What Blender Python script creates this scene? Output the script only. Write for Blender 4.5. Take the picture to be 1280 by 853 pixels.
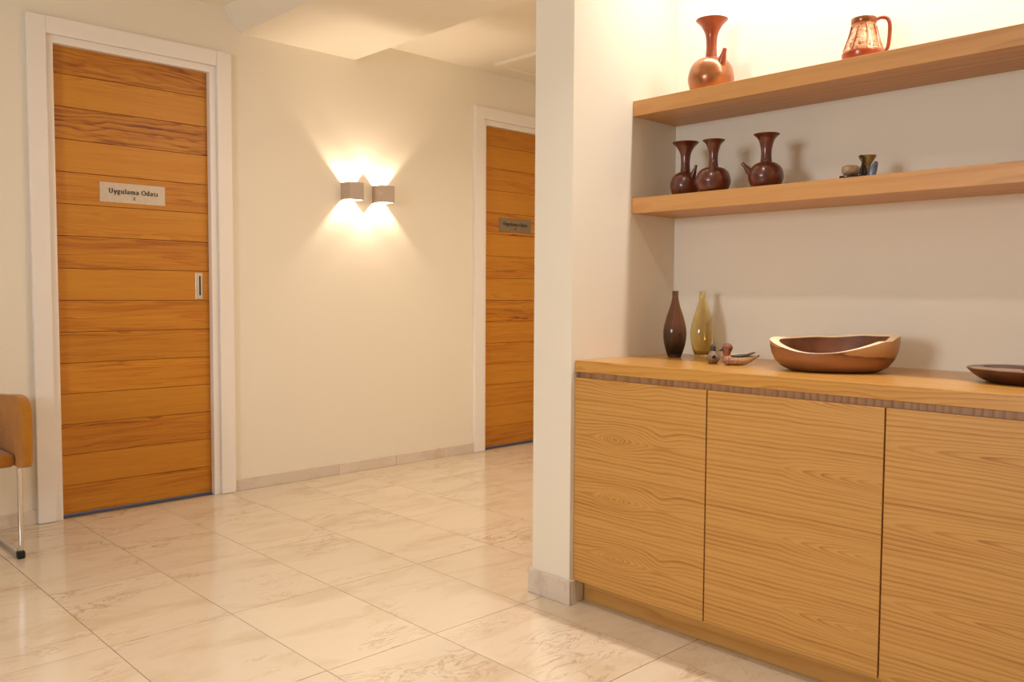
import bpy, bmesh, math, random
from mathutils import Vector, Matrix
random.seed(7)
for o in list(bpy.data.objects): bpy.data.objects.remove(o)
scn = bpy.context.scene
COL = scn.collection
PI = math.pi

# ------------------------------------------------------------------ camera
CAM_H = 1.08
yaw, pitch, roll = math.radians(43.844), math.radians(3.094), math.radians(0.309)
fw = Vector((math.sin(yaw)*math.cos(pitch), math.cos(yaw)*math.cos(pitch), -math.sin(pitch)))
rt = Vector((math.cos(yaw), -math.sin(yaw), 0)); up = rt.cross(fw)
r2 = rt*math.cos(roll)+up*math.sin(roll); u2 = up*math.cos(roll)-rt*math.sin(roll)
cd = bpy.data.cameras.new('camera'); cam = bpy.data.objects.new('camera', cd); COL.objects.link(cam)
cd.sensor_width = 36; cd.lens = 1070.27/1280*36; cd.clip_start = .05
cam.matrix_world = Matrix(((r2.x, u2.x, -fw.x, 0), (r2.y, u2.y, -fw.y, 0), (r2.z, u2.z, -fw.z, CAM_H), (0, 0, 0, 1)))
scn.camera = cam

# ------------------------------------------------------------------ view, world, large lights
scn.view_settings.view_transform = 'Standard'; scn.view_settings.look = 'None'
scn.view_settings.gamma = 1; scn.view_settings.use_curve_mapping = False
scn.view_settings.exposure = 0.0
wd = bpy.data.worlds.new('world'); scn.world = wd; wd.use_nodes = True
wd.node_tree.nodes['Background'].inputs[0].default_value = (.72, .8, 1, 1)
wd.node_tree.nodes['Background'].inputs[1].default_value = 1.0

def area(name, loc, target, power, col, sx, sy=None, shape='RECTANGLE', spread=180):
    d = bpy.data.lights.new(name, 'AREA'); d.energy = power; d.color = col; d.shape = shape
    d.size = sx
    if sy: d.size_y = sy
    d.spread = math.radians(spread)
    o = bpy.data.objects.new(name, d); COL.objects.link(o); o.location = loc
    o.rotation_euler = (Vector(target)-Vector(loc)).to_track_quat('-Z', 'Y').to_euler()
    return o
WARM = (1, .85, .69); WARM2 = (1, .90, .81); DAY = (.88, .94, 1); NICHE = (1, .98, .98)
# daylight entering by the window of the left wall, behind and left of the camera
area('window_daylight', (-2.75, 1.5, 1.6), (2.7, 1.4, .95), 78, DAY, 1.1, 1.0)

# ------------------------------------------------------------------ material helpers
def lin(c): return tuple((x/255/12.92 if x/255 <= .04045 else ((x/255+.055)/1.055)**2.4) for x in c)+(1,)
class NT:
    def __init__(s, name):
        s.m = bpy.data.materials.new(name); s.m.use_nodes = True; s.t = s.m.node_tree; s.n = s.t.nodes
        s.b = s.n['Principled BSDF']
    def new(s, kind, **kw):
        x = s.n.new(kind)
        for k, v in kw.items(): setattr(x, k, v)
        return x
    def set(s, sock, v):
        if hasattr(v, 'is_linked') or isinstance(v, bpy.types.NodeSocket): s.t.links.new(v, sock)
        else: sock.default_value = v
    def math(s, op, a, b=0, c=0):
        x = s.new('ShaderNodeMath', operation=op)
        s.set(x.inputs[0], a); s.set(x.inputs[1], b); s.set(x.inputs[2], c)
        return x.outputs[0]
    def xyz(s, v):
        x = s.new('ShaderNodeSeparateXYZ'); s.t.links.new(v, x.inputs[0]); return x.outputs
    def comb(s, a, b, c):
        x = s.new('ShaderNodeCombineXYZ'); s.set(x.inputs[0], a); s.set(x.inputs[1], b); s.set(x.inputs[2], c); return x.outputs[0]
    def noise(s, vec, scale=1, detail=3, rough=.5, dist=0):
        x = s.new('ShaderNodeTexNoise'); s.set(x.inputs['Vector'], vec); x.inputs['Scale'].default_value = scale
        x.inputs['Detail'].default_value = detail; x.inputs['Roughness'].default_value = rough; x.inputs['Distortion'].default_value = dist
        return x.outputs['Fac']
    def ramp(s, fac, stops, interp='LINEAR'):
        x = s.new('ShaderNodeValToRGB'); x.color_ramp.interpolation = interp
        e = x.color_ramp.elements
        while len(e) < len(stops): e.new(.5)
        for q, (p, c) in zip(e, stops):
            q.position = p; q.color = c if len(c) == 4 else tuple(c)+(1,)
        s.set(x.inputs[0], fac); return x.outputs[0]
    def mix(s, fac, a, b, mode='MIX'):
        x = s.new('ShaderNodeMix', data_type='RGBA', blend_type=mode)
        s.set(x.inputs[0], fac); s.set(x.inputs[6], a); s.set(x.inputs[7], b); return x.outputs[2]
    def bump(s, h, strength=.1, dist=.01):
        x = s.new('ShaderNodeBump'); s.set(x.inputs['Height'], h); x.inputs['Strength'].default_value = strength
        x.inputs['Distance'].default_value = dist; s.t.links.new(x.outputs[0], s.b.inputs['Normal'])
    def obj(s): return s.new('ShaderNodeTexCoord').outputs['Object']
    def P(s, **kw):
        for k, v in kw.items(): s.set(s.b.inputs[k.replace('_', ' ')], v)
        return s
def plain(name, rgb, rough=.5, metal=0, **kw):
    n = NT(name); n.P(Base_Color=lin(rgb), Roughness=rough, Metallic=metal, **kw)
    return n.m
def mottled(name, rgb1, rgb2, scale=20, rough=.5, metal=0, bump=0, bscale=None, **kw):
    n = NT(name); c = n.obj(); f = n.noise(c, scale, 4)
    n.P(Base_Color=n.ramp(f, [(.3, lin(rgb1)), (.7, lin(rgb2))]), Roughness=rough, Metallic=metal, **kw)
    if bump: n.bump(n.noise(c, bscale or scale*4, 3), bump, .004)
    return n.m

def wood(name, along, light, mid, dark, F=55, taper=.25, d0=.03, wob=.9, slip=None, knots=(), ctrl=False, rough=.42, fig=1.0, off=(0, 0), fine=.35, sharp=.9, coat=0, heart=.05, flame=None, broad=.35, streak=0):
    """sawn timber: annual rings cut along the grain, fine fibres, optional slip-matched veneer leaves and knots"""
    n = NT(name); o = n.xyz(n.obj()); ai = 'XYZ'.index(along)
    l = o[ai]
    ac = {'X': (o[2], o[1]), 'Y': (o[2], o[0]), 'Z': (o[0], o[1])}[along]
    a = n.math('ADD', ac[0], n.math('MULTIPLY', ac[1], .8))
    l = n.math('ADD', l, off[0]); a = n.math('ADD', a, off[1])
    rs = None
    if ctrl:
        oi = n.new('ShaderNodeObjectInfo')
        sep = n.new('ShaderNodeSeparateColor'); n.t.links.new(oi.outputs['Color'], sep.inputs[0])
        rs = sep.outputs
        l = n.math('MULTIPLY_ADD', rs[1], 23.7, l)
        a = n.math('ADD', a, n.math('MULTIPLY', n.math('SUBTRACT', rs[1], .5), .12))
    a0 = a
    if slip: a = n.math('WRAP', a, slip/2, -slip/2)
    sd = n.math('MULTIPLY', rs[1], 9.) if ctrl else 0.
    low = n.noise(n.comb(n.math('MULTIPLY', l, 2.2), n.math('MULTIPLY', a, 9), sd), 1, 2, .5)
    low2 = n.noise(n.comb(n.math('MULTIPLY', l, 7), n.math('MULTIPLY', a, 26), sd), 1, 2, .5)
    r = n.math('SQRT', n.math('MULTIPLY_ADD', a, a, d0*d0))
    tp = n.math('MULTIPLY', n.math('EXPONENT', n.math('MULTIPLY', n.math('MULTIPLY', a, a), -1./(heart*heart))), taper)
    ph = n.math('MULTIPLY_ADD', l, tp, r)
    ph = n.math('MULTIPLY', ph, F)
    ph = n.math('MULTIPLY_ADD', low, wob*3.2, ph)
    ph = n.math('MULTIPLY_ADD', low2, wob*.8, ph)
    if flame:
        fl0, fk, fw = flame
        sft = n.math('MAXIMUM', n.math('SUBTRACT', fl0, n.math('MULTIPLY_ADD', low2, .05, l)), 0.)
        gs = n.math('EXPONENT', n.math('MULTIPLY', n.math('MULTIPLY', a, a), -1./(fw*fw)))
        ph = n.math('SUBTRACT', ph, n.math('MULTIPLY', n.math('MULTIPLY', sft, fk), gs))
    for (kl, ka, ks, kamp) in knots:
        dl = n.math('MULTIPLY', n.math('SUBTRACT', l, kl), .55/ks); da = n.math('DIVIDE', n.math('SUBTRACT', a, ka), ks)
        d2 = n.math('ADD', n.math('MULTIPLY', dl, dl), n.math('MULTIPLY', da, da))
        ph = n.math('MULTIPLY_ADD', n.math('EXPONENT', n.math('MULTIPLY', d2, -1.)), kamp, ph)
    fr = n.math('FRACT', ph)
    ring = n.ramp(fr, [(0, (.25, .25, .25)), (.12, (0, 0, 0)), (.5, (.25, .25, .25)), (sharp, (1, 1, 1)), (1, (.25, .25, .25))])
    # strength of the rings varies from band to band
    band = n.noise(n.comb(n.math('MULTIPLY', l, .6), n.math('MULTIPLY', ph, .31), sd), 1, 2, .6)
    amt = n.math('MULTIPLY', ring, n.ramp(band, [(.3, (.25, .25, .25)), (.7, (1, 1, 1))]))
    amt = n.math('MULTIPLY', amt, fig)
    if ctrl: amt = n.math('MULTIPLY', amt, n.math('MULTIPLY_ADD', rs[0], .8, .2))
    fib = n.noise(n.comb(n.math('MULTIPLY', l, 9), n.math('MULTIPLY', a0, 520), 0.), 1, 2, .6)
    fib2 = n.noise(n.comb(n.math('MULTIPLY', l, 2), n.math('MULTIPLY', a0, 90), 3.), 1, 2, .6)
    amt = n.math('ADD', amt, n.math('MULTIPLY', n.math('SUBTRACT', n.math('ADD', fib, fib2), 1.), fine), 0)
    bd = n.noise(n.comb(n.math('MULTIPLY', l, .7), n.math('MULTIPLY', a0, 24), n.math('ADD', sd, 5.)), 1, 2, .5)
    amt = n.math('MULTIPLY_ADD', n.math('SUBTRACT', bd, .5), broad, amt)
    if streak:
        stk = n.noise(n.comb(n.math('MULTIPLY', l, 2.6), n.math('MULTIPLY', n.math('MULTIPLY_ADD', low, .06, a0), 48), n.math('ADD', sd, 2.)), 1, 4, .62, .5)
        stv = n.ramp(stk, [(.48, (0, 0, 0)), (.62, (1, 1, 1))])
        stv = n.math('MULTIPLY', stv, n.math('MULTIPLY_ADD', rs[0], streak, .04) if ctrl else streak)
        amt = n.math('ADD', amt, stv)
    c = n.ramp(amt, [(0, lin(light)), (.42, lin(mid)), (1, lin(dark))])
    if ctrl: c = n.mix(1., c, n.comb(n.math('MULTIPLY_ADD', rs[2], .5, .72), n.math('MULTIPLY_ADD', rs[2], .5, .72), n.math('MULTIPLY_ADD', rs[2], .6, .66)), 'MULTIPLY')
    n.P(Base_Color=c, Roughness=rough, Coat_Weight=coat, Coat_Roughness=.25)
    n.bump(n.math('ADD', fib, n.math('MULTIPLY', amt, -.5)), .06, .002)
    return n.m

# ------------------------------------------------------------------ materials
def wall_paint(name, rgb):
    n = NT(name); c = n.obj()
    n.P(Base_Color=lin(rgb), Roughness=.62); n.bump(n.noise(c, 160, 3, .6), .05, .003); return n.m
M = {}
M['wall'] = wall_paint('wall_paint', (236, 226, 208))
M['ceil'] = wall_paint('ceiling_paint', (240, 231, 214))
M['frame'] = plain('painted_frame', (240, 232, 224), .35)
M['black'] = plain('black_gap', (18, 14, 12), .8)
M['lead'] = plain('threshold_metal', (120, 118, 130), .4, .6)

def marble(name, c1, c2, c3, rough, per_obj=True):
    n = NT(name); p = n.new('ShaderNodeTexCoord').outputs['Object']
    oi = n.new('ShaderNodeObjectInfo'); rnd = oi.outputs['Random']
    off = n.comb(n.math('MULTIPLY', rnd, 91.), n.math('MULTIPLY', rnd, 37.), n.math('MULTIPLY', rnd, 53.))
    va = n.new('ShaderNodeVectorMath', operation='ADD'); n.t.links.new(p, va.inputs[0]); n.t.links.new(off, va.inputs[1])
    q = va.outputs[0]
    xs = n.xyz(q)
    st = n.comb(n.math('MULTIPLY', xs[0], .55), n.math('MULTIPLY', xs[1], 1.25), xs[2])   # veining runs across the room
    cloud = n.noise(st, 5, 6, .6, .6)
    base = n.ramp(cloud, [(.3, lin(c2)), (.52, lin(c1)), (.75, lin(c1))])
    w = n.noise(st, 7, 8, .65, 1.6)
    vein = n.ramp(n.math('ABSOLUTE', n.math('SUBTRACT', w, .5)), [(0, (1, 1, 1)), (.012, (.5, .5, .5)), (.035, (0, 0, 0))])
    msk = n.ramp(n.noise(st, 3.2, 4, .6, .4), [(.5, (0, 0, 0)), (.66, (1, 1, 1))])
    base = n.mix(n.math('MULTIPLY', n.math('MULTIPLY', vein, msk), .8), base, lin(c3))
    tone = n.math('MULTIPLY_ADD', rnd, .07, .945)
    base = n.mix(1., base, n.comb(tone, tone, tone), 'MULTIPLY')
    n.P(Base_Color=base, Roughness=rough, IOR=1.5)
    return n.m
M['tile'] = marble('cream_marble', (218, 201, 177), (205, 184, 156), (170, 136, 102), .13)
M['skirt'] = marble('marble_skirting', (222, 206, 190), (206, 186, 168), (165, 135, 110), .25)
M['grout'] = plain('grout', (150, 124, 96), .8)

M['door'] = wood('olive_ash_door', 'X', (202, 136, 34), (184, 110, 14), (116, 54, 4), F=40, taper=.05, d0=.012, wob=1.3, ctrl=True, rough=.45, fine=.3, broad=.35, streak=.42)
vl = ((204, 152, 80), (188, 132, 60), (134, 80, 30))
M['cab_knot'] = wood('ash_veneer_knots', 'Y', *vl, F=75, taper=0, d0=.004, wob=.9, slip=.2, knots=((.09, .0, .021, -2.8), (.06, .0, .05, -2.6), (-.10, .03, .035, 1.6)), off=(0, .0415), fig=.85, fine=.6, broad=.6)
M['cab_flame'] = wood('ash_veneer_flame', 'Y', *vl, F=72, taper=0, d0=.004, wob=.5, slip=.2, off=(0, .0435), fig=.8, fine=.7, broad=.6, flame=(.05, 19., .034))
M['cab_flame2'] = wood('ash_veneer_flame_low', 'Y', *vl, F=72, taper=0, d0=.004, wob=.5, slip=.2, off=(0, -.0575), fig=.8, fine=.7, broad=.65, flame=(.29, 10., .030))
M['cab_side'] = wood('ash_carcass', 'Y', *vl, F=50, taper=.03, d0=.2, wob=.5, fig=.6, fine=.3)
M['rail'] = wood('ash_end_grain_rail', 'Z', (196, 150, 104), (176, 126, 84), (136, 90, 58), F=60, taper=.02, d0=.3, wob=.8, fig=.8, fine=.6)
M['counter'] = wood('ash_worktop', 'Y', (204, 150, 72), (190, 131, 56), (142, 86, 36), F=48, taper=.06, d0=.02, wob=1.1, fig=.75, fine=.25, rough=.3, coat=.3)
M['shelf'] = wood('ash_shelf', 'Y', (206, 152, 90), (188, 132, 74), (146, 92, 46), F=90, taper=.012, d0=.3, wob=.5, fig=.6, fine=.35)

M['sign'] = mottled('brushed_plate', (206, 190, 172), (196, 180, 162), 60, .45, .25)
M['ink'] = plain('black_ink', (24, 18, 16), .6)
M['steel'] = plain('satin_steel', (205, 200, 192), .32, .9)
M['chrome'] = plain('chrome', (225, 222, 220), .08, 1)
M['sconce'] = plain('sconce_aluminium', (186, 168, 154), .45, .1)
M['rubber'] = plain('black_rubber', (20, 18, 17), .6)
def fabric(name, a, b):
    n = NT(name); c = n.obj()
    f = n.noise(c, 420, 2, .6); g = n.noise(c, 12, 3)
    n.P(Base_Color=n.ramp(n.math('MULTIPLY_ADD', g, .5, n.math('MULTIPLY', f, .5)), [(.35, lin(a)), (.65, lin(b))]), Roughness=.9, Sheen_Weight=.25)
    n.bump(f, .35, .002); return n.m
M['fabric'] = fabric('mustard_felt', (166, 104, 2), (190, 122, 8))

# ------------------------------------------------------------------ mesh helpers
def tag(o, label=None, cat=None, group=None, kind=None):
    if label: o['label'] = label
    if cat: o['category'] = cat
    if group: o['group'] = group
    if kind: o['kind'] = kind
    return o
def empty(name, loc=(0, 0, 0), rz=0):
    o = bpy.data.objects.new(name, None); COL.objects.link(o); o.location = loc; o.rotation_euler = (0, 0, rz)
    o.empty_display_size = .05; return o
class MB:
    def __init__(s): s.v = []; s.f = []
    def add(s, v, f):
        k = len(s.v); s.v += [tuple(p) for p in v]; s.f += [tuple(i+k for i in q) for q in f]; return s
    def box(s, x0, x1, y0, y1, z0, z1):
        x0, x1 = sorted((x0, x1)); y0, y1 = sorted((y0, y1)); z0, z1 = sorted((z0, z1))
        return s.add([(x0, y0, z0), (x1, y0, z0), (x1, y1, z0), (x0, y1, z0), (x0, y0, z1), (x1, y0, z1), (x1, y1, z1), (x0, y1, z1)],
                     [(0, 3, 2, 1), (4, 5, 6, 7), (0, 1, 5, 4), (1, 2, 6, 5), (2, 3, 7, 6), (3, 0, 4, 7)])
    def rings(s, rs, cap0=True, cap1=True, closed=True):
        """skin a list of equal-length rings"""
        n = len(rs[0]); v = [p for r in rs for p in r]; f = []
        for i in range(len(rs)-1):
            for j in range(n if closed else n-1):
                k = (j+1) % n
                f.append((i*n+j, i*n+k, (i+1)*n+k, (i+1)*n+j))
        if cap0: f.append(tuple(range(n-1, -1, -1)))
        if cap1: f.append(tuple((len(rs)-1)*n+j for j in range(n)))
        return s.add(v, f)
    def lathe(s, prof, n=40, c=(0, 0), sx=1, sy=1, cap0=True, cap1=True):
        return s.rings([[(c[0]+r*sx*math.cos(2*PI*j/n), c[1]+r*sy*math.sin(2*PI*j/n), z) for j in range(n)] for r, z in prof], cap0, cap1)
    def tube(s, path, rad, n=14, cap=True):
        path = [Vector(p) for p in path]
        rad = rad if isinstance(rad, (list, tuple)) else [rad]*len(path)
        rs = []; ref = None
        for i, p in enumerate(path):
            t = (path[min(i+1, len(path)-1)]-path[max(i-1, 0)]).normalized()
            if ref is None: ref = t.orthogonal().normalized()
            ref = (ref-t*ref.dot(t)).normalized(); b = t.cross(ref)
            rs.append([tuple(p+(ref*math.cos(2*PI*j/n)+b*math.sin(2*PI*j/n))*rad[i]) for j in range(n)])
        return s.rings(rs, cap, cap)
    def build(s, name, mat, parent=None, loc=(0, 0, 0), rz=0, bevel=0, seg=2, smooth=False, color=None, recalc=True):
        me = bpy.data.meshes.new(name); me.from_pydata(s.v, [], s.f)
        bm = bmesh.new(); bm.from_mesh(me)
        if bevel:
            bmesh.ops.bevel(bm, geom=[e for e in bm.edges if e.is_manifold and e.calc_face_angle(0) > .5], offset=bevel, segments=seg, affect='EDGES', profile=.5, clamp_overlap=True)
        if recalc: bmesh.ops.recalc_face_normals(bm, faces=bm.faces)
        if smooth:
            for f in bm.faces: f.smooth = True
            for e in bm.edges:
                if e.is_manifold and e.calc_face_angle(0) > .75: e.smooth = False
        bm.to_mesh(me); bm.free()
        me.materials.append(M[mat] if isinstance(mat, str) else mat)
        o = bpy.data.objects.new(name, me); COL.objects.link(o); o.parent = parent; o.location = loc; o.rotation_euler = (0, 0, rz)
        if color: o.color = color
        return o
def spline(pts, n=8):
    """Catmull-Rom through tuples"""
    out = []; P = [pts[0]]+list(pts)+[pts[-1]]
    for i in range(1, len(P)-2):
        for k in range(n):
            t = k/n
            out.append(tuple(.5*(2*b+(c-a)*t+(2*a-5*b+4*c-d)*t*t+(3*b-a-3*c+d)*t**3) for a, b, c, d in zip(P[i-1], P[i], P[i+1], P[i+2])))
    out.append(tuple(pts[-1])); return out

# ------------------------------------------------------------------ setting
XL, XR, YR, YW = -2.6, 6.2, -2.4, 4.38           # left wall, corridor end, rear wall, wall with the doors
XP, YP0, YP1 = 2.182, 1.977, 2.158               # end face and sides of the partition
XB, YN = 2.771, -.166                            # back and right side of the niche
ZC = 2.59
D1, D2 = (1.2505, 1.9965), (3.948, 4.694)        # visible door leaves
ZD = 2.232
JW = .035                                        # lining beside the leaf

# floor: a screed with every marble tile on it
fl = MB().box(XL-.1, XR+.1, YR-.1, YW+.2, -.12, -.003).build('floor', 'grout')
tag(fl, 'polished cream marble tile floor with thin joints', 'floor', kind='structure')
TX, TY, GX, GY = .3937, .600, 1.677, 2.695
ix0 = math.floor((XL-GX)/TX); ix1 = math.ceil((XR-GX)/TX); iy0 = math.floor((YR-GY)/TY); iy1 = math.ceil((YW-GY)/TY)
tile_cache = {}
for i in range(ix0, ix1):
    for j in range(iy0, iy1):
        x0, x1 = max(GX+i*TX, XL), min(GX+(i+1)*TX, XR); y0, y1 = max(GY+j*TY, YR), min(GY+(j+1)*TY, YW+.0)
        if x1-x0 < .02 or y1-y0 < .02: continue
        if x0 > XB+.3 and y1 < YP0-.2: continue        # behind the niche wall
        key = (round(x1-x0, 3), round(y1-y0, 3))
        if key not in tile_cache:
            g = .0013; h = ((x1-x0)/2-g, (y1-y0)/2-g)
            o = MB().box(-h[0], h[0], -h[1], h[1], -.010, 0).build('floor_tile', 'tile', fl)
            tile_cache[key] = o.data
        else:
            o = bpy.data.objects.new('floor_tile', tile_cache[key]); COL.objects.link(o); o.parent = fl
        o.location = ((x0+x1)/2, (y0+y1)/2, random.uniform(-.0001, .0001))

def wall(name, label, boxes, mat='wall'):
    m = MB()
    for b in boxes: m.box(*b)
    return tag(m.build(name, mat), label, 'wall', kind='structure')
o1, o2 = (D1[0]-JW-.012, D1[1]+JW+.012), (D2[0]-JW-.012, D2[1]+JW+.012); oz = ZD+JW+.012
wall('wall_back', 'cream painted wall holding the two plank doors and sconces', [
    (XL-.1, o1[0], YW, YW+.14, 0, ZC), (o1[1], o2[0], YW, YW+.14, 0, ZC), (o2[1], XR+.1, YW, YW+.14, 0, ZC),
    (o1[0], o1[1], YW, YW+.14, oz, ZC), (o2[0], o2[1], YW, YW+.14, oz, ZC)])
wall('wall_partition', 'cream partition whose narrow end stands beside the cabinet', [(XP, XR, YP0, YP1, 0, ZC)])
wall('wall_niche', 'cream rear wall of the shelf niche', [(XB, XB+.12, YN-.12, YP0, 0, ZC)])
wall('wall_right', 'cream wall closing the niche past the picture edge', [(XP, XB, YN-.12, YN, 0, ZC), (XP, XP+.12, YR, YN-.12, 0, ZC)])
wall('wall_rear', 'cream wall behind the camera', [(XL-.1, XP+.2, YR-.12, YR, 0, ZC)])
WY0, WY1, WZ0, WZ1 = .95, 2.05, 1.1, 2.1
wall('wall_left', 'cream wall with a window left of the camera', [
    (XL-.12, XL, YR, WY0, 0, ZC), (XL-.12, XL, WY1, YW, 0, ZC), (XL-.12, XL, WY0, WY1, 0, WZ0), (XL-.12, XL, WY0, WY1, WZ1, ZC)])
wall('wall_corridor', 'cream wall at the far end of the corridor', [(XR, XR+.12, YP1, YW, 0, ZC)])
win = tag(empty('window_1', (XL-.06, (WY0+WY1)/2, WZ0)), 'white framed window in the wall left of the camera', 'window', kind='structure')
hw, hh = (WY1-WY0)/2, WZ1-WZ0
MB().box(-.03, .03, -hw, hw, 0, .05).box(-.03, .03, -hw, hw, hh-.05, hh).box(-.03, .03, -hw, -hw+.05, .05, hh-.05).box(-.03, .03, hw-.05, hw, .05, hh-.05).build('window_frame', 'frame', win)

# ceiling with the dropped beam and the access hatch
ce = tag(MB().box(XL-.12, XR+.12, YR-.12, YW+.14, ZC, ZC+.1).build('ceiling', 'ceil'), 'cream painted flat ceiling', 'ceiling', kind='structure')
bx0, bx1, zb, bs = 2.176, 2.903, 2.469, .095
bm_ = MB(); sec = [(bx0, zb), (bx1, zb), (bx1, ZC), (bx0-bs, ZC)]
bm_.rings([[(x, y, z) for x, z in sec] for y in (YP1, YW)])
tag(bm_.build('trim_1', 'ceil'), 'dropped cream ceiling beam with sloping side above the sconces', 'beam', kind='structure')
hat = empty('access_hatch', (3.87, 3.55, ZC)); hat.parent = ce
MB().box(0, .62, 0, .62, -.012, 0).box(.0, .0, 0, 0, 0, 0).build('hatch_panel', 'ceil', hat, loc=(0, 0, 0))
fr_ = MB(); t = .02
fr_.box(-t, .62+t, -t, 0, -.018, 0).box(-t, .62+t, .62, .62+t, -.018, 0).box(-t, 0, 0, .62, -.018, 0).box(.62, .62+t, 0, .62, -.018, 0)
fr_.build('hatch_frame', 'ceil', hat)

# marble skirting, piece by piece
def skirting(name, label, runs, h, t=.012, step=.42):
    root = tag(empty(name, (0, 0, 0)), label, 'baseboard', kind='structure')
    for (x0, y0, x1, y1, nx, ny, ph) in runs:
        L = math.hypot(x1-x0, y1-y0); dx, dy = (x1-x0)/L, (y1-y0)/L
        cuts = [0]; c = ph
        while c < L-.03: cuts.append(c); c += step
        cuts.append(L)
        for a, b in zip(cuts, cuts[1:]):
            a += .0006; b -= .0006
            m = MB(); A = (x0+dx*a, y0+dy*a); B = (x0+dx*b, y0+dy*b)
            X0, X1 = min(A[0], B[0], A[0]+nx*t, B[0]+nx*t), max(A[0], B[0], A[0]+nx*t, B[0]+nx*t)
            Y0, Y1 = min(A[1], B[1], A[1]+ny*t, B[1]+ny*t), max(A[1], B[1], A[1]+ny*t, B[1]+ny*t)
            cx, cy = (X0+X1)/2, (Y0+Y1)/2
            m.box(X0-cx, X1-cx, Y0-cy, Y1-cy, .0003, h).build('skirting_stone', 'skirt', root, (cx, cy, 0), bevel=.0015, seg=1)
    return root
skirting('baseboard_back', 'low marble skirting along the door wall', [
    (XL, YW, 1.141, YW, 0, -1, .3), (2.110, YW, 3.832, YW, 0, -1, .66), (4.812, YW, XR, YW, 0, -1, .3)], .066)
skirting('baseboard_partition', 'marble skirting wrapped round the partition end', [
    (XP, YP0-.012, XP, YP1+.012, -1, 0, .9), (XP, YP0, 2.2, YP0, 0, -1, .9), (XP, YP1, XR, YP1, 0, 1, .4)], .086)
skirting('baseboard_right', 'marble skirting along the wall past the cabinet', [(XP, YR, XP, YN-.12, -1, 0, .4)], .086)

# ------------------------------------------------------------------ lettering (upright serif strokes)
def arc(cx, cy, rx, ry, a0, a1, n=14): return [(cx+rx*math.cos(math.radians(a0+(a1-a0)*i/n)), cy+ry*math.sin(math.radians(a0+(a1-a0)*i/n))) for i in range(n+1)]
TK, TN = .19, .085
def sf(x, y, w=.2): return [(x-w/2, y), (x+w/2, y)]
GL = {
 'U': (.78, [[(.17, .70), (.17, .25)]+arc(.39, .25, .22, .24, 180, 360)+[(.61, .70)], sf(.17, .70, .28), sf(.61, .70, .22)]),
 'y': (.56, [[(.10, .48), (.29, .02)], [(.48, .48), (.26, -.10), (.19, -.20), (.08, -.19)], sf(.10, .48), sf(.47, .48, .17)]),
 'g': (.54, [arc(.25, .33, .15, .155, 0, 360, 20), arc(.27, -.08, .19, .10, 0, 360, 20), [(.16, .20), (.12, .11), (.2, .06), (.38, .03)], [(.38, .44), (.5, .47)]]),
 'u': (.62, [[(.14, .48), (.14, .16)]+arc(.29, .16, .15, .15, 180, 300, 8)+[(.46, .12)], [(.46, .48), (.46, 0)], sf(.10, .48, .14), sf(.42, .48, .14), sf(.51, 0.015, .14)]),
 'l': (.32, [[(.16, .74), (.16, 0)], sf(.11, .73, .14), sf(.16, .015, .24)]),
 'a': (.53, [[(.10, .38)]+arc(.24, .33, .15, .15, 150, 0, 10)+[(.39, .06), (.47, .02)], arc(.22, .14, .14, .13, 60, 330, 16)]),
 'm': (.92, [[(.14, .48), (.14, 0)], [(.14, .34)]+arc(.29, .32, .15, .15, 150, 0, 8)+[(.44, 0)], [(.46, .34)]+arc(.61, .32, .15, .15, 150, 0, 8)+[(.76, 0)], sf(.10, .47, .14), sf(.14, .015), sf(.45, .015), sf(.77, .015)]),
 'O': (.80, [arc(.40, .35, .31, .35, 0, 360, 28)]),
 'd': (.60, [[(.44, .74), (.44, 0)], arc(.27, .24, .17, .235, 40, 320, 18), sf(.39, .73, .14), sf(.49, .015, .14)]),
 's': (.46, [arc(.23, .36, .13, .12, 30, 200, 10)+[(.2, .26), (.28, .22)]+arc(.22, .12, .15, .12, 30, -150, 10)]),
 'i': (.32, [[(.16, .48), (.16, 0)], sf(.11, .47, .14), sf(.16, .015, .24)]),
 '2': (.54, [arc(.26, .50, .16, .17, 165, -10, 10)+[(.38, .36), (.10, .04)], [(.08, .04), (.46, .04)], [(.46, .04), (.47, .14)]]),
 ' ': (.32, []),
}
def lettering(text, em, track=0):
    m = MB(); x = 0; t = .0006
    for ch in text:
        w, strokes = GL[ch]
        for st in strokes:
            P = [Vector((p[0], p[1])) for p in st]
            Lf, Rt = [], []
            for i, p in enumerate(P):
                d = (P[min(i+1, len(P)-1)]-P[max(i-1, 0)])
                if d.length < 1e-6: d = Vector((1, 0))
                d.normalize(); hwid = (TN+(TK-TN)*abs(d.y)**1.5)/2; nn = Vector((-d.y, d.x))*hwid
                Lf.append(p+nn); Rt.append(p-nn)
            k = len(m.v); n = len(P)
            for q in Lf+Rt: m.v.append(((x+q.x)*em, 0., q.y*em))
            for q in Lf+Rt: m.v.append(((x+q.x)*em, -t, q.y*em))
            for i in range(n-1):
                m.f.append((k+2*n+i, k+2*n+i+1, k+3*n+i+1, k+3*n+i))
                m.f.append((k+i, k+i+1, k+2*n+i+1, k+2*n+i)); m.f.append((k+n+i, k+n+i+1, k+3*n+i+1, k+3*n+i))
        x += w+track
    return m, (x-track)*em

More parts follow.
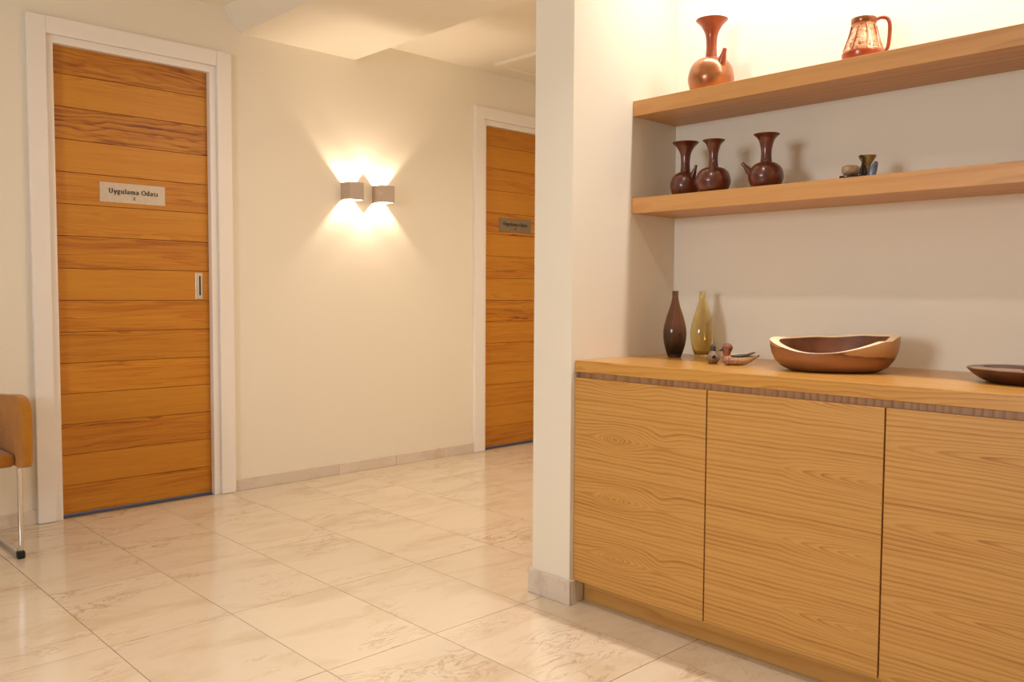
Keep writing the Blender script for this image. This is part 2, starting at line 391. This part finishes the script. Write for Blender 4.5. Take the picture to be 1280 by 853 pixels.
# ------------------------------------------------------------------ doors
cutz = [2.232, 2.106, 1.954, 1.803, 1.650, 1.500, 1.349, 1.195, 1.042, .890, .741, .593, .447, .300, .151, .012]
def door(name, label, D, figs, sign_x, plate_label, dark_sign, pull):
    xc = (D[0]+D[1])/2; hw = (D[1]-D[0])/2
    root = tag(empty(name, (xc, YW, 0)), label, 'door', kind='structure')
    yl = .030                                           # leaf face behind the wall face
    ins = .03                                           # the leaf runs on into its pocket
    MB().box(-hw-ins, hw+ins, yl+.012, yl+.040, .012, ZD+.02).build('door_core', 'black', root)
    for k in range(len(cutz)-1):
        z1, z0 = cutz[k], cutz[k+1]; top = z1+(.02 if k == 0 else 0)
        h = (top-z0)/2-.0009; w = hw+ins
        MB().box(-w, w, -.007, .007, -h, h).build('plank', 'door', root, (0, yl+.007, (top+z0)/2), bevel=.0012, seg=1,
            color=(figs[k][0], (k*.618+figs[k][1]) % 1., figs[k][2], 1))
    MB().box(-hw-ins, hw+ins, yl-.004, yl+.04, 0, .006).build('threshold', 'lead', root)
    # lining (set back) and architrave (proud), mitre-less: uprights run past the head
    for s in (-1, 1):
        x0, x1 = s*(hw+.001), s*(hw+JW+.012)
        MB().box(x0, x1, -.008, yl-.001, 0, ZD+JW).build('door_jamb', 'frame', root, bevel=.0015)
        a0, a1 = s*(hw+JW), s*(hw+JW+.078)
        MB().box(a0, a1, -.028, -.0004, .002, 2.345).build('architrave', 'frame', root, bevel=.002)
    MB().box(-hw-.001, hw+.001, -.008, yl-.001, ZD, ZD+JW).build('door_head', 'frame', root, bevel=.0015)
    MB().box(-hw-JW+.0006, hw+JW-.0006, -.027, -.0004, ZD+JW, 2.345).build('head_architrave', 'frame', root, bevel=.002)
    pl = MB().box(-.1585, .1585, -.003, 0, -.0485, .0485).build('name_plate', 'sign' if not dark_sign else 'sign_dim', root, (sign_x+.1585-xc, yl-.0002, 1.5705), bevel=.0008, seg=1)
    pl['label'] = plate_label
    m, w = lettering('Uygulama Odasi', .0315, .05)
    m.build('lettering', 'ink', pl, (-.1175, -.0031, -.003), recalc=False).scale.x = .240/w
    m, w = lettering('2', .023)
    m.build('numeral', 'ink', pl, (-w/2+.004, -.0031, -.031), recalc=False)
    if pull:
        pz = 1.118; px = D[1]-.054-xc
        p = MB()
        p.box(-.0195, .0195, -.003, 0, -.069, .069)
        o = p.build('flush_pull', 'steel', root, (px, yl-.0002, pz), bevel=.001, seg=1); o['label'] = 'slim steel flush pull'
        MB().box(.001, .0085, -.0005, 0, -.050, .052).build('finger_slot', 'black', o, (0, -.0032, 0))
    return root
M['sign_dim'] = mottled('brushed_plate_dull', (150, 130, 106), (138, 118, 94), 60, .4, .5)
f1 = [(1, .10, .42), (.15, .3, .62), (1, .77, .45), (.12, .5, .66), (.62, .2, .60), (.15, .15, .58), (.75, .9, .58), (.2, .4, .55), (.6, .66, .62), (.45, .33, .48), (.55, .8, .66), (.15, .05, .50), (.7, .47, .56), (.2, .7, .60), (.55, .25, .52)]
f2 = [(.6, .55, .40), (.12, .2, .52), (.7, .31, .52), (.1, .63, .48), (.7, .9, .52), (.15, .45, .50), (.7, .04, .50), (.15, .85, .46), (.9, .35, .50), (.3, .12, .48), (.6, .72, .52), (.2, .61, .50), (.5, .26, .48), (.25, .4, .48), (.8, .93, .46)]
door('door_1', 'horizontally planked ash sliding door with white frame and pale room plate', D1, f1, 1.454, 'pale metal plate with black room name', False, True)
door('door_2', 'planked ash door half hidden by the partition with dull plate', D2, f2, 4.10, 'dull metal plate with black room name', True, False)

# ------------------------------------------------------------------ cabinet, worktop, shelves
XC = 2.200
cab = tag(empty('base_cabinet', (XC, YP0, 0)), 'low built-in ash cabinet with wide flat doors below the shelves', 'cabinet')
L = YP0-YN
MB().box(.021, XB-XC-.002, -L+.004, -.004, .085, .780).build('carcass', 'cab_side', cab)
MB().box(.055, .075, -L+.004, -.004, .001, .084).build('toe_kick', 'cab_side', cab, bevel=.001)
MB().box(.024, .05, -L+.004, -.004, .781, .8155).build('finger_rail', 'rail', cab)
dw = .5336
for k in range(4):
    y1 = -.002-k*dw - (.001 if k else 0); y0 = max(-(k+1)*dw+.0012, -L+.002)
    mat = ['cab_knot', 'cab_flame', 'cab_flame2', 'cab_flame'][k]
    zc = (.0855+.7955)/2
    MB().box(0, .019, (y0-y1)/2, (y1-y0)/2, .0855-zc, .7955-zc).build('cabinet_door', mat, cab, (0, (y0+y1)/2, zc), bevel=.0008, seg=1)
wt = MB().box(0, XB-XC-.001, -L+.002, -.002, 0, .0395).build('worktop', 'counter', None, (XC, YP0, .8160), bevel=.0015)
tag(wt, 'long thick ash worktop carrying bottles, ducks and bowl', 'worktop')
for nm, zt, zb_, lab in (('upper', 1.786, 1.731, 'thick upper ash shelf carrying the copper jug and pitcher'), ('lower', 1.435, 1.379, 'thick lower ash shelf carrying the three brown jugs')):
    o = MB().box(0, XB-2.503-.001, -L+.002, -.001, 0, zt-zb_).build('wall_shelf', 'shelf', None, (2.503, YP0, zb_), bevel=.001)
    tag(o, lab, 'shelf', 'niche shelves')

# ------------------------------------------------------------------ sconces
n = NT('lamp_filament'); n.P(Base_Color=(1, 1, 1, 1)); n.set(n.b.inputs['Emission Color'], (1, .82, .62, 1)); n.b.inputs['Emission Strength'].default_value = 5400
M['bulb'] = n.m
n = NT('downlight_lens'); n.P(Base_Color=(1, 1, 1, 1)); n.set(n.b.inputs['Emission Color'], (1, .8, .55, 1)); n.b.inputs['Emission Strength'].default_value = 6
M['lens'] = n.m
def sconce(x0, x1, label):
    w = (x1-x0)/2; root = tag(empty('wall_sconce', ((x0+x1)/2, YW, 1.6335)), label, 'wall lamp', 'cube sconces on the door wall')
    h = .101; t = .004; d = .099
    m = MB()
    for z0, z1 in ((0, h),):
        m.box(-w, w, -d, -d+t, 0, h); m.box(-w, -w+t, -d+t, -.006, 0, h); m.box(w-t, w, -d+t, -.006, 0, h)
    m.build('cube_housing', 'sconce', root)
    MB().box(-w, w, -.006, 0, 0, h).build('back_plate', 'sconce', root)
    MB().box(-.004, .004, -.046, -.006, h/2-.004, h/2+.004).build('lamp_holder', 'steel', root)
    MB().lathe([(.002, -.008), (.005, -.006), (.005, .006), (.002, .008)], 12).build('bulb', 'bulb', root, (0, -.054, h/2))
    return root
sconce(2.797, 2.893, 'grey cube wall sconce, the one nearer the sliding door')
sconce(3.020, 3.116, 'grey cube wall sconce, the one nearer the partition')

def downlight(x, y, power, label, col=WARM2, spread=150, size=.09, z=ZC):
    root = tag(empty('downlight', (x, y, z)), label, 'ceiling lamp', 'recessed downlights')
    m = MB(); m.lathe([(.060, 0), (.060, -.006), (.050, -.006), (.048, 0)], 28, cap0=False, cap1=False); m.build('trim_ring', 'frame', root)
    MB().lathe([(.049, -.003), (.049, -.0005)], 28).build('lens', 'lens', root)
    a = area('downlight_lamp', (x, y, z-.01), (x, y, 0), power, col, size, None, 'DISK', spread); return root
# niche
ls = tag(empty('strip_light', (2.53, (YP0+YN)/2, ZC)), 'slim linear strip light on the niche ceiling above the shelves', 'ceiling lamp')
hl = (YP0-YN)/2-.03
MB().box(-.035, -.027, -hl, hl, -.022, 0).box(.027, .035, -hl, hl, -.022, 0).box(-.027, .027, -hl, hl, -.004, 0).box(-.027, .027, -hl, -hl+.006, -.022, -.004).box(-.027, .027, hl-.006, hl, -.022, -.004).build('housing', 'frame', ls)
MB().box(-.025, .025, -hl+.008, hl-.008, -.012, -.006).build('diffuser', 'lens', ls)
area('strip_lamp', (2.53, (YP0+YN)/2, ZC-.016), (2.53, (YP0+YN)/2, 0), 17, NICHE, .045, 2*hl-.03, 'RECTANGLE', 130).rotation_euler = (0, 0, 0)
# corridor and hall
downlight(4.9, 2.55, 9, 'recessed downlight in the corridor ceiling behind the partition', WARM)
downlight(2.54, 2.62, 14, 'recessed downlight under the dropped beam', (1, .85, .72), spread=175, z=2.469)
downlight(3.6, 2.50, 11, 'recessed downlight in the corridor ceiling near the beam', WARM)
for x, y, pw, where in ((.6, 1.7, 2, 'between the camera and the sliding door'), (-.9, 1.7, 4, 'nearest the window'), (1.45, 1.30, 6.5, 'nearest the cabinet front'), (-.6, .2, 5, 'behind and left of the camera')):
    downlight(x, y, pw, 'recessed hall downlight '+where, WARM2, spread=110)

# ------------------------------------------------------------------ pottery
def glaze(name, a, b, rough, metal=0, coat=.6, scale=14):
    n = NT(name); c = n.obj(); f = n.noise(c, scale, 4, .6, .5)
    n.P(Base_Color=n.ramp(f, [(.32, lin(a)), (.68, lin(b))]), Roughness=rough, Metallic=metal, Coat_Weight=coat, Coat_Roughness=.12)
    n.bump(n.noise(c, 60, 2), .03, .002); return n.m
M['brown_pot'] = glaze('brown_burnished_clay', (74, 27, 13), (112, 47, 23), .28, coat=.5)
M['copper_pot'] = glaze('lustrous_copper_clay', (140, 78, 40), (184, 128, 82), .28, .6, .4, 9)
M['copper_neck'] = glaze('red_copper_clay', (142, 60, 26), (166, 78, 36), .3, .15, .35)

def jug(label, loc, D, H, bh, mouth, neck, spout_dir, spout, mats=('brown_pot', 'brown_pot'), group=None, lean=0):
    """long-necked jug: squat round body, trumpet mouth, straight spout from the shoulder"""
    root = tag(empty('spouted_jug', loc), label, 'jug', group)
    R = D/2; nk = neck/2; mo = mouth/2
    body = spline([(R*.66, 0), (R*.86, bh*.12), (R*.99, bh*.36), (R*.985, bh*.54), (R*.87, bh*.77), (R*.64, bh*.93), (nk*1.35, bh*1.0)], 6)
    MB().lathe([(R*.3, .0015)]+[(r, max(z, 0)) for r, z in body]+[(nk*.8, bh*.97)], 44).build('body', mats[0], root, smooth=True)
    nh = H-bh
    out = spline([(nk*1.18, bh*.965), (nk*1.02, bh+nh*.15), (nk, bh+nh*.38), (nk*1.2, bh+nh*.62), (mo*.66, bh+nh*.84), (mo*.97, bh+nh*.975), (mo, H)], 6)
    inn = spline([(mo*.94, H-.0005), (mo*.62, bh+nh*.87), (nk*.9, bh+nh*.6), (nk*.7, bh+nh*.2)], 5)
    MB().lathe(out+inn, 40).build('neck', mats[1], root, smooth=True)
    # spout
    a, l, r0, r1, el, zs = spout_dir, *spout
    d = Vector((math.cos(a)*math.cos(el), math.sin(a)*math.cos(el), math.sin(el)))
    p0 = Vector((math.cos(a)*R*.70, math.sin(a)*R*.70, zs))
    pts = [p0+d*l*t for t in (0, .25, .5, .75, .97, 1.)]; rad = [r0, r0*.9, r0*.74+r1*.1, r1*1.15, r1, r1*.75]
    MB().tube(pts, rad, 16).build('spout', mats[1], root, smooth=True)
    return root
def ang(deg): return math.radians(deg)
# view direction here is about +X+Y; image-left is (-.72,+.69)
jug('large copper-coloured clay jug with spout on the upper shelf', (2.625, 1.728, 1.786), .160, .262, .130, .110, .037, ang(-114), (.066, .017, .0075, ang(64), .084), ('copper_pot', 'copper_neck'))
g = 'brown clay jugs on the lower shelf'
jug('brown clay jug nearest the niche corner, its spout toward its neighbour', (2.600, 1.812, 1.435), .106, .194, .088, .094, .032, ang(-108), (.054, .012, .005, ang(62), .058), group=g)
jug('brown clay jug standing against the corner jug, spout facing the room', (2.552, 1.664, 1.435), .120, .178, .086, .076, .030, ang(213), (.050, .012, .006, ang(66), .058), group=g)
jug('brown clay jug standing apart, spout pointing left toward the pair', (2.570, 1.474, 1.435), .114, .176, .084, .084, .034, ang(133), (.058, .013, .0055, ang(48), .040), group=g)
jug('brown clay jug at the right picture edge, only its spout tip in view', (2.60, .628, 1.435), .114, .176, .084, .084, .034, ang(120), (.058, .013, .0055, ang(40), .036), group=g)

# pitcher with relief, flared foot and strap handle
n = NT('copper_relief'); c = n.obj(); f = n.noise(c, 70, 5, .65, 1.2); z = n.xyz(c)[2]
pat = n.ramp(f, [(.42, lin((140, 74, 38))), (.5, lin((212, 146, 100))), (.7, lin((230, 178, 136)))])
n.P(Base_Color=pat, Roughness=.34, Metallic=.35, Coat_Weight=.4); n.bump(f, .5, .004); M['relief'] = n.m
pit = tag(empty('pitcher', (2.615, 1.180, 1.786), ang(-20)), 'copper-glazed clay pitcher with leaf relief and loop handle', 'pitcher')
foot = spline([(.050, 0), (.056, .008), (.061, .022), (.063, .034)], 4)
MB().lathe([(.03, .001)]+foot+[(.060, .040), (.05, .042)], 40, sy=.98).build('foot', 'copper_neck', pit, smooth=True)
MB().lathe(spline([(.059, .039), (.053, .060), (.043, .088), (.036, .112), (.0345, .124)], 5), 40, cap1=False).build('body', 'relief', pit, smooth=True)
MB().lathe([(.0345, .123), (.0365, .125), (.0372, .139), (.0365, .141), (.0335, .141), (.032, .12), (.03, .05)], 40, cap0=False).build('rim', 'copper_pot', pit, smooth=True)
hd = spline([(.031, 0, .134), (.048, 0, .142), (.066, 0, .138), (.074, 0, .120), (.074, 0, .085), (.070, 0, .052), (.058, 0, .034)], 5)
d_ = ang(-20)
hm = MB().tube([(p[0]*math.cos(-ang(38)), p[0]*math.sin(-ang(38)), p[2]) for p in hd], .0058, 12); hm.build('handle', 'copper_neck', pit, smooth=True)
for k in range(5):
    a = ang(150+k*42); pts = [(.0585*math.cos(a), .0585*math.sin(a), .042), (.0445*math.cos(a+.1), .0445*math.sin(a+.1), .086), (.036*math.cos(a+.05), .036*math.sin(a+.05), .118)]
    MB().tube(spline(pts, 5), [.0022]*11, 8).build('relief_rib', 'copper_pot', pit, smooth=True)

# little pottery piece: sled plate, ribbed drum, funnel and blue horn
M['fig_dark'] = glaze('dark_glaze', (26, 16, 14), (52, 30, 24), .25)
M['fig_pale'] = glaze('speckled_pale_glaze', (132, 104, 76), (190, 164, 132), .5, coat=.2, scale=45)
M['fig_cone'] = glaze('olive_glaze', (120, 92, 46), (172, 138, 80), .45, coat=.2, scale=40)
M['fig_blue'] = glaze('blue_glaze', (70, 84, 110), (134, 150, 176), .25, scale=30)
fig = tag(empty('pottery_figure', (2.565, 1.160, 1.435), ang(-44)), 'small glazed pottery figure with drum, olive funnel and blue horn', 'figurine')
MB().rings([[(x*s, y*s, z) for x, y in [(.056*math.cos(t*PI/12)*(1 if abs(math.cos(t*PI/12)) < .98 else 1.06), .026*math.sin(t*PI/12)) for t in range(24)]] for z, s in ((0, .94), (.004, 1), (.008, 1), (.0095, .95))]).build('sled_plate', 'fig_dark', fig, smooth=True)
dr = []
for k in range(9):
    x = -.048+.044*k/8; s = [.72, .9, .98, 1, .99, 1, .98, .94, .85][k]
    dr.append([(x, .020*s*math.cos(t*PI/10), .0095+max(-.001, .0165+.0165*s*math.sin(t*PI/10))) for t in range(20)])
MB().rings(dr).build('drum', 'fig_pale', fig, smooth=True)
MB().lathe([(.006, .009), (.0065, .028), (.0115, .045), (.021, .060), (.026, .070), (.0225, .070), (.012, .052), (.006, .04)], 28, c=(.024, 0)).build('funnel', 'fig_cone', fig, smooth=True)
MB().tube(spline([(.002, -.008, .009), (.003, -.012, .03), (.005, -.018, .05), (.002, -.020, .064), (-.006, -.018, .066)], 5), [.0042]*21, 10).build('strap', 'fig_dark', fig, smooth=True)
MB().lathe([(.010, .009), (.0125, .018), (.012, .03), (.007, .042)], 20, c=(.014, .002)).build('pot', 'fig_dark', fig, smooth=True)
MB().tube(spline([(.034, -.008, .009), (.036, -.010, .024), (.041, -.010, .038), (.048, -.006, .048), (.052, 0, .044), (.050, .004, .024), (.047, .004, .009)], 4), [.0095, .0097, .0098, .0098, .0096, .0094, .009, .0086, .0082, .0075, .0068, .006, .0056, .0054, .0052, .005, .005, .005, .005, .005, .005, .005, .005, .005, .005], 14).build('horn', 'fig_blue', fig, smooth=True)

# ------------------------------------------------------------------ glass bottles
def glass(name, top, bot, z0, z1):
    n = NT(name); z = n.xyz(n.obj())[2]
    f = n.math('DIVIDE', n.math('SUBTRACT', z, z0), z1-z0); f.node.use_clamp = True
    n.P(Base_Color=n.ramp(f, [(0, lin(bot)), (1, lin(top))]), Roughness=.03, Transmission_Weight=1., IOR=1.45); return n.m
M['glass_brown'] = glass('smoked_brown_glass', (192, 158, 138), (74, 52, 46), .02, .12)
M['glass_olive'] = glass('olive_yellow_glass', (249, 238, 196), (246, 228, 160), .0, .09)
def bottle(label, loc, mat):
    root = tag(empty('glass_bottle', loc), label, 'bottle', 'slender glass bottles on the worktop')
    out = spline([(.0225, 0), (.0275, .012), (.0375, .045), (.0420, .082), (.0395, .112), (.030, .150), (.0185, .185), (.0128, .208), (.0112, .222), (.0116, .241)], 6)
    inn = spline([(.0096, .241), (.0094, .222), (.0108, .208), (.0165, .185), (.028, .150), (.0372, .112), (.0396, .082), (.035, .046), (.024, .016), (.012, .0115)], 6)
    m = MB().lathe([(.012, .0004)]+out+inn, 48); m.build('bottle_body', mat, root, smooth=True); return root
bottle('smoked brown glass bottle, the darker one by the niche corner', (2.575, 1.829, .856), 'glass_brown')
bottle('olive yellow glass bottle beside the brown one', (2.665, 1.773, .856), 'glass_olive')

# ------------------------------------------------------------------ ducks
n = NT('duck_feathers'); c = n.obj(); o = n.xyz(c)
f = n.noise(c, 130, 3, .6, .4); bars = n.ramp(n.noise(c, 260, 2), [(.45, lin((104, 48, 30))), (.55, lin((196, 140, 108)))])
pale = n.mix(n.ramp(n.math('MULTIPLY_ADD', o[0], 12., .55), [(0, (0, 0, 0)), (1, (1, 1, 1))]), lin((196, 160, 110)), bars)
top = n.ramp(n.math('MULTIPLY_ADD', o[2], 60., n.math('MULTIPLY_ADD', f, 1.0, -2.15)), [(.2, (0, 0, 0)), (.6, (1, 1, 1))])
n.P(Base_Color=n.mix(top, pale, lin((204, 176, 156))), Roughness=.5, Coat_Weight=.2); M['duck_body'] = n.m
M['duck_head'] = mottled('duck_head_brown', (92, 44, 26), (150, 88, 56), 90, .5)
M['duck_dark'] = mottled('duck_dark', (40, 32, 28), (66, 54, 46), 90, .5)
M['duck_grey'] = mottled('duckling_grey_brown', (92, 76, 60), (140, 104, 74), 90, .5)
M['duck_cream'] = mottled('duck_cream', (190, 158, 112), (214, 184, 140), 60, .5)
def ell(sections, n=22):
    """sections: (x, zc, ry, rz) closed loft along x"""
    return [[(x, ry*math.cos(2*PI*j/n), zc+rz*math.sin(2*PI*j/n)) for j in range(n)] for x, zc, ry, rz in sections]
dk = tag(empty('duck_figurine', (2.445, 1.489, .856), ang(136.2)), 'painted duck figurine with brown head and speckled body, facing left', 'duck figurine')
sec = [(.050, .020, .004, .006), (.046, .019, .013, .013), (.036, .017, .021, .0168), (.018, .0165, .026, .0165), (-.006, .0165, .0265, .0165), (-.026, .018, .022, .0155), (-.044, .022, .014, .011), (-.058, .0265, .008, .006), (-.066, .0295, .003, .003)]
MB().rings(ell([tuple(q) for q in spline(sec, 4)])).build('body', 'duck_body', dk, smooth=True)
hd_ = MB().rings([[(x+rx*math.cos(2*PI*j/20), ry*math.sin(2*PI*j/20), z) for j in range(20)] for x, z, rx, ry in spline([(.032, .020, .013, .012), (.036, .033, .0115, .011), (.036, .043, .0135, .013), (.034, .054, .017, .0150), (.034, .063, .0150, .0135), (.033, .070, .007, .007)], 4)]).build('head', 'duck_head', dk, smooth=True)
MB().rings(ell(spline([(.046, .0525, .007, .0055), (.055, .049, .0065, .0036), (.060, .047, .0055, .002), (.063, .0462, .002, .001)], 3), 14)).build('bill', 'duck_dark', hd_, smooth=True)
for s in (-1, 1):
    m = MB(); rs = []
    for x, z, w, t in spline([(.026, .030, .006, .003), (.006, .031, .011, .0048), (-.02, .0335, .009, .004), (-.046, .040, .004, .0025), (-.054, .043, .0015, .001)], 4):
        rs.append([(x, s*.0135+w*math.cos(2*PI*j/14), z+t*math.sin(2*PI*j/14)) for j in range(14)])
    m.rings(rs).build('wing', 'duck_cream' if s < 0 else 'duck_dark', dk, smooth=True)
MB().rings(ell([(-.061, .0275, .0045, .0042), (-.066, .0295, .0042, .0038), (-.070, .031, .0015, .0015)], 12)).build('tail_tip', 'duck_dark', dk, smooth=True)
for s in (-1, 1):
    MB().lathe([(.0006, -.0016), (.0016, -.0006), (.0016, .0006), (.0006, .0016)], 10).build('eye', 'rubber', hd_, (.0445, s*.0108, .0585), smooth=True)

dk2 = tag(empty('duck_figurine', (2.437, 1.577, .856), ang(40)), 'small grey-brown duckling figurine between the bottle and larger duck', 'duck figurine'); dk2.scale = (1.12, 1.12, 1.04)
MB().rings([[(x+rx*math.cos(2*PI*j/22), ry*math.sin(2*PI*j/22), z) for j in range(22)] for x, z, rx, ry in spline([(0, 0, .0135, .011), (0, .004, .016, .014), (0, .014, .023, .0195), (.001, .024, .021, .018), (.004, .034, .012, .011), (.006, .040, .0088, .0085)], 4)]).build('body', 'duck_grey', dk2, smooth=True)
hd2_ = MB().rings([[(x+rx*math.cos(2*PI*j/18), ry*math.sin(2*PI*j/18), z) for j in range(18)] for x, z, rx, ry in spline([(.006, .039, .0085, .008), (.007, .047, .0092, .0085), (.007, .055, .008, .0072), (.006, .060, .003, .003)], 4)]).build('head', 'duck_dark', dk2, smooth=True)
MB().rings(ell(spline([(.013, .049, .004, .003), (.020, .0475, .0036, .002), (.024, .047, .0015, .001)], 3), 12)).build('bill', 'duck_cream', hd2_, smooth=True)
MB().rings(ell(spline([(-.017, .019, .008, .006), (-.026, .025, .005, .003), (-.031, .029, .001, .001)], 3), 12)).build('tail', 'duck_dark', dk2, smooth=True)

# ------------------------------------------------------------------ bowl of live-edge wood
n = NT('bowl_wood'); c = n.obj(); o = n.xyz(c)
wv = n.noise(n.comb(n.math('MULTIPLY', o[0], 6), n.math('MULTIPLY', o[1], 6), n.math('MULTIPLY', o[2], 40)), 1, 4, .6, .6)
h = n.math('ADD', n.math('MULTIPLY', wv, .05), n.math('MULTIPLY_ADD', o[0], .10, o[2]))
base = n.ramp(n.math('MULTIPLY', h, 8.), [(.15, lin((112, 70, 38))), (.45, lin((154, 100, 56))), (.62, lin((140, 86, 46))), (.66, lin((106, 60, 30))), (.70, lin((176, 124, 76))), (1, lin((196, 148, 98)))])
n.P(Base_Color=base, Roughness=.4, Coat_Weight=.15); n.bump(wv, .1, .003); M['bowl_out'] = n.m
M['bowl_in'] = mottled('bowl_hollow', (96, 52, 26), (136, 78, 42), 16, .5)
M['bowl_rim'] = mottled('pale_sapwood', (232, 204, 164), (244, 222, 188), 22, .5)
bowl = tag(empty('wooden_bowl', (2.490, 1.190, .856), ang(-61)), 'large carved wooden bowl with pale uneven rim on the worktop', 'bowl')
NB = 72
def rim_r(t):
    return .188*(1-.03*math.sin(2*t+.4)), .138*(1+.015*math.cos(3*t))
def rim_z(t):
    # t=0 image right, pi/2 back, pi left, 3pi/2 front
    base = .097+.013*math.cos(t)*(1 if math.cos(t) > 0 else .25)+.004*math.sin(t)
    front = max(0, -math.sin(t+.28))
    notch = math.exp(-((t-1.80*PI)/.10)**2)
    return base-.034*front**2-.006*notch+.001*math.sin(7*t+1)*(1 if math.sin(t) > 0 else .3)
def ring(s, zf, inset=0, zabs=None):
    out = []
    for j in range(NB):
        t = 2*PI*j/NB; a, b = rim_r(t); z = rim_z(t)*zf if zabs is None else zabs
        out.append(((a*s-inset)*math.cos(t), (b*s-inset)*math.sin(t), z))
    return out
MB().rings([ring(.60, 0, 0, .0), ring(.71, .03), ring(.82, .14), ring(.91, .34), ring(.965, .58), ring(.988, .80), ring(.99, 1.0)], True, False).build('outer_shell', 'bowl_out', bowl, smooth=True)
MB().rings([ring(.99, 1.0), ring(.985, 1.008, .003), ring(.97, 1.0, .019), ring(.965, .95, .023)], False, False).build('rim', 'bowl_rim', bowl, smooth=True)
MB().rings([ring(.965, .95, .023), ring(.93, .72, .023), ring(.84, .42, .020), ring(.70, .25, .018), ring(.5, .19, .012), ring(.1, .17, 0)], False, True).build('hollow', 'bowl_in', bowl, smooth=True)

# dark carved tray with wells
M['tray'] = mottled('dark_stained_wood', (52, 24, 14), (86, 42, 24), 24, .3)
M['tray_top'] = mottled('pale_tray_top', (150, 116, 96), (120, 84, 66), 18, .35)  # top face mottled in paler tones than the tray body
M['tray_well'] = mottled('tray_well', (60, 30, 20), (90, 50, 34), 30, .35)
tray = tag(empty('carved_tray', (2.520, .615, .856), ang(90)), 'dark carved wooden tray with hollowed wells at right end of worktop', 'tray')
def trz(s, z, n=56): return [(.205*s*math.copysign(abs(math.cos(2*PI*j/n))**.9, math.cos(2*PI*j/n)), .135*s*math.copysign(abs(math.sin(2*PI*j/n))**.95, math.sin(2*PI*j/n)), z) for j in range(n)]
MB().rings([trz(.74, 0), trz(.84, .009), trz(.93, .022), trz(.985, .033), trz(1, .036)]).build('tray_body', 'tray', tray, smooth=True)
MB().rings([trz(.992, .0362), trz(.985, .0385), trz(.93, .039)]).build('tray_top', 'tray_top', tray)
for wx, wy, wa, wb in ((.115, 0, .05, .045), (.0, .062, .055, .036), (.0, -.062, .055, .036), (-.115, 0, .05, .045)):
    MB().lathe([(1.04, .0392), (1.0, .0412), (.92, .0400), (.6, .0394), (.1, .0392)], 30, c=(0, 0), sx=wa, sy=wb).build('well', 'tray_well', tray, (wx, wy, 0), smooth=True)

# ------------------------------------------------------------------ armchair
ch = tag(empty('armchair', (.665, 4.06, 0)), 'mustard felt armchair on chrome sled legs beside the sliding door', 'armchair')
def pad(x0, x1, y0, y1, z0, z1, bev, name, seg=4):
    return MB().box(x0, x1, y0, y1, z0, z1).build(name, 'fabric', ch, bevel=bev, seg=seg, smooth=True)
pad(-.266, .266, -.205, .20, .372, .428, .022, 'seat')
# side shells: profile with a generously rounded front corner
prof = spline([(-.298, .385), (-.316, .42), (-.322, .52), (-.320, .605), (-.292, .648), (-.235, .664), (-.15, .663), (0, .650), (.14, .640), (.235, .630), (.258, .61), (.262, .56), (.262, .46), (.262, .385), (.25, .372), (.1, .370), (-.1, .371), (-.27, .374)], 4)[:-1]
for sx in (-1, 1):
    cy_, cz_ = -.03, .51
    rs = []
    for xx, k in ((.265, .965), (.2675, .985), (.272, 1), (.294, 1), (.2985, .985), (.301, .965)):
        rs.append([(sx*xx, cy_+(py-cy_)*k, cz_+(pz-cz_)*k) for py, pz in prof])
    MB().rings(rs).build('arm', 'fabric', ch, smooth=True)
pad(-.262, .262, .19, .258, .372, .630, .022, 'backrest')
for s in (-1, 1):
    x = s*.272; r = .0105
    P = [(x, -.223, .374), (x, -.223, .06)]+[(x, -.223+.045*(1-math.cos(a)), .060-.045*math.sin(a)) for a in (.3, .6, .9, 1.2, PI/2)]+[(x, .19, .015)]+[(x, .19+.045*math.sin(a), .015+.045*(1-math.cos(a))) for a in (.3, .6, .9, 1.2, PI/2)]+[(x, .235, .374)]
    leg_ = MB().tube(P, r, 14).build('sled_leg', 'chrome', ch, smooth=True)
    for yy in (-.212, .205):
        MB().box(x-.014, x+.014, yy-.017, yy+.017, .0, .032).build('foot_glide', 'rubber', leg_, bevel=.006, seg=2, smooth=True)
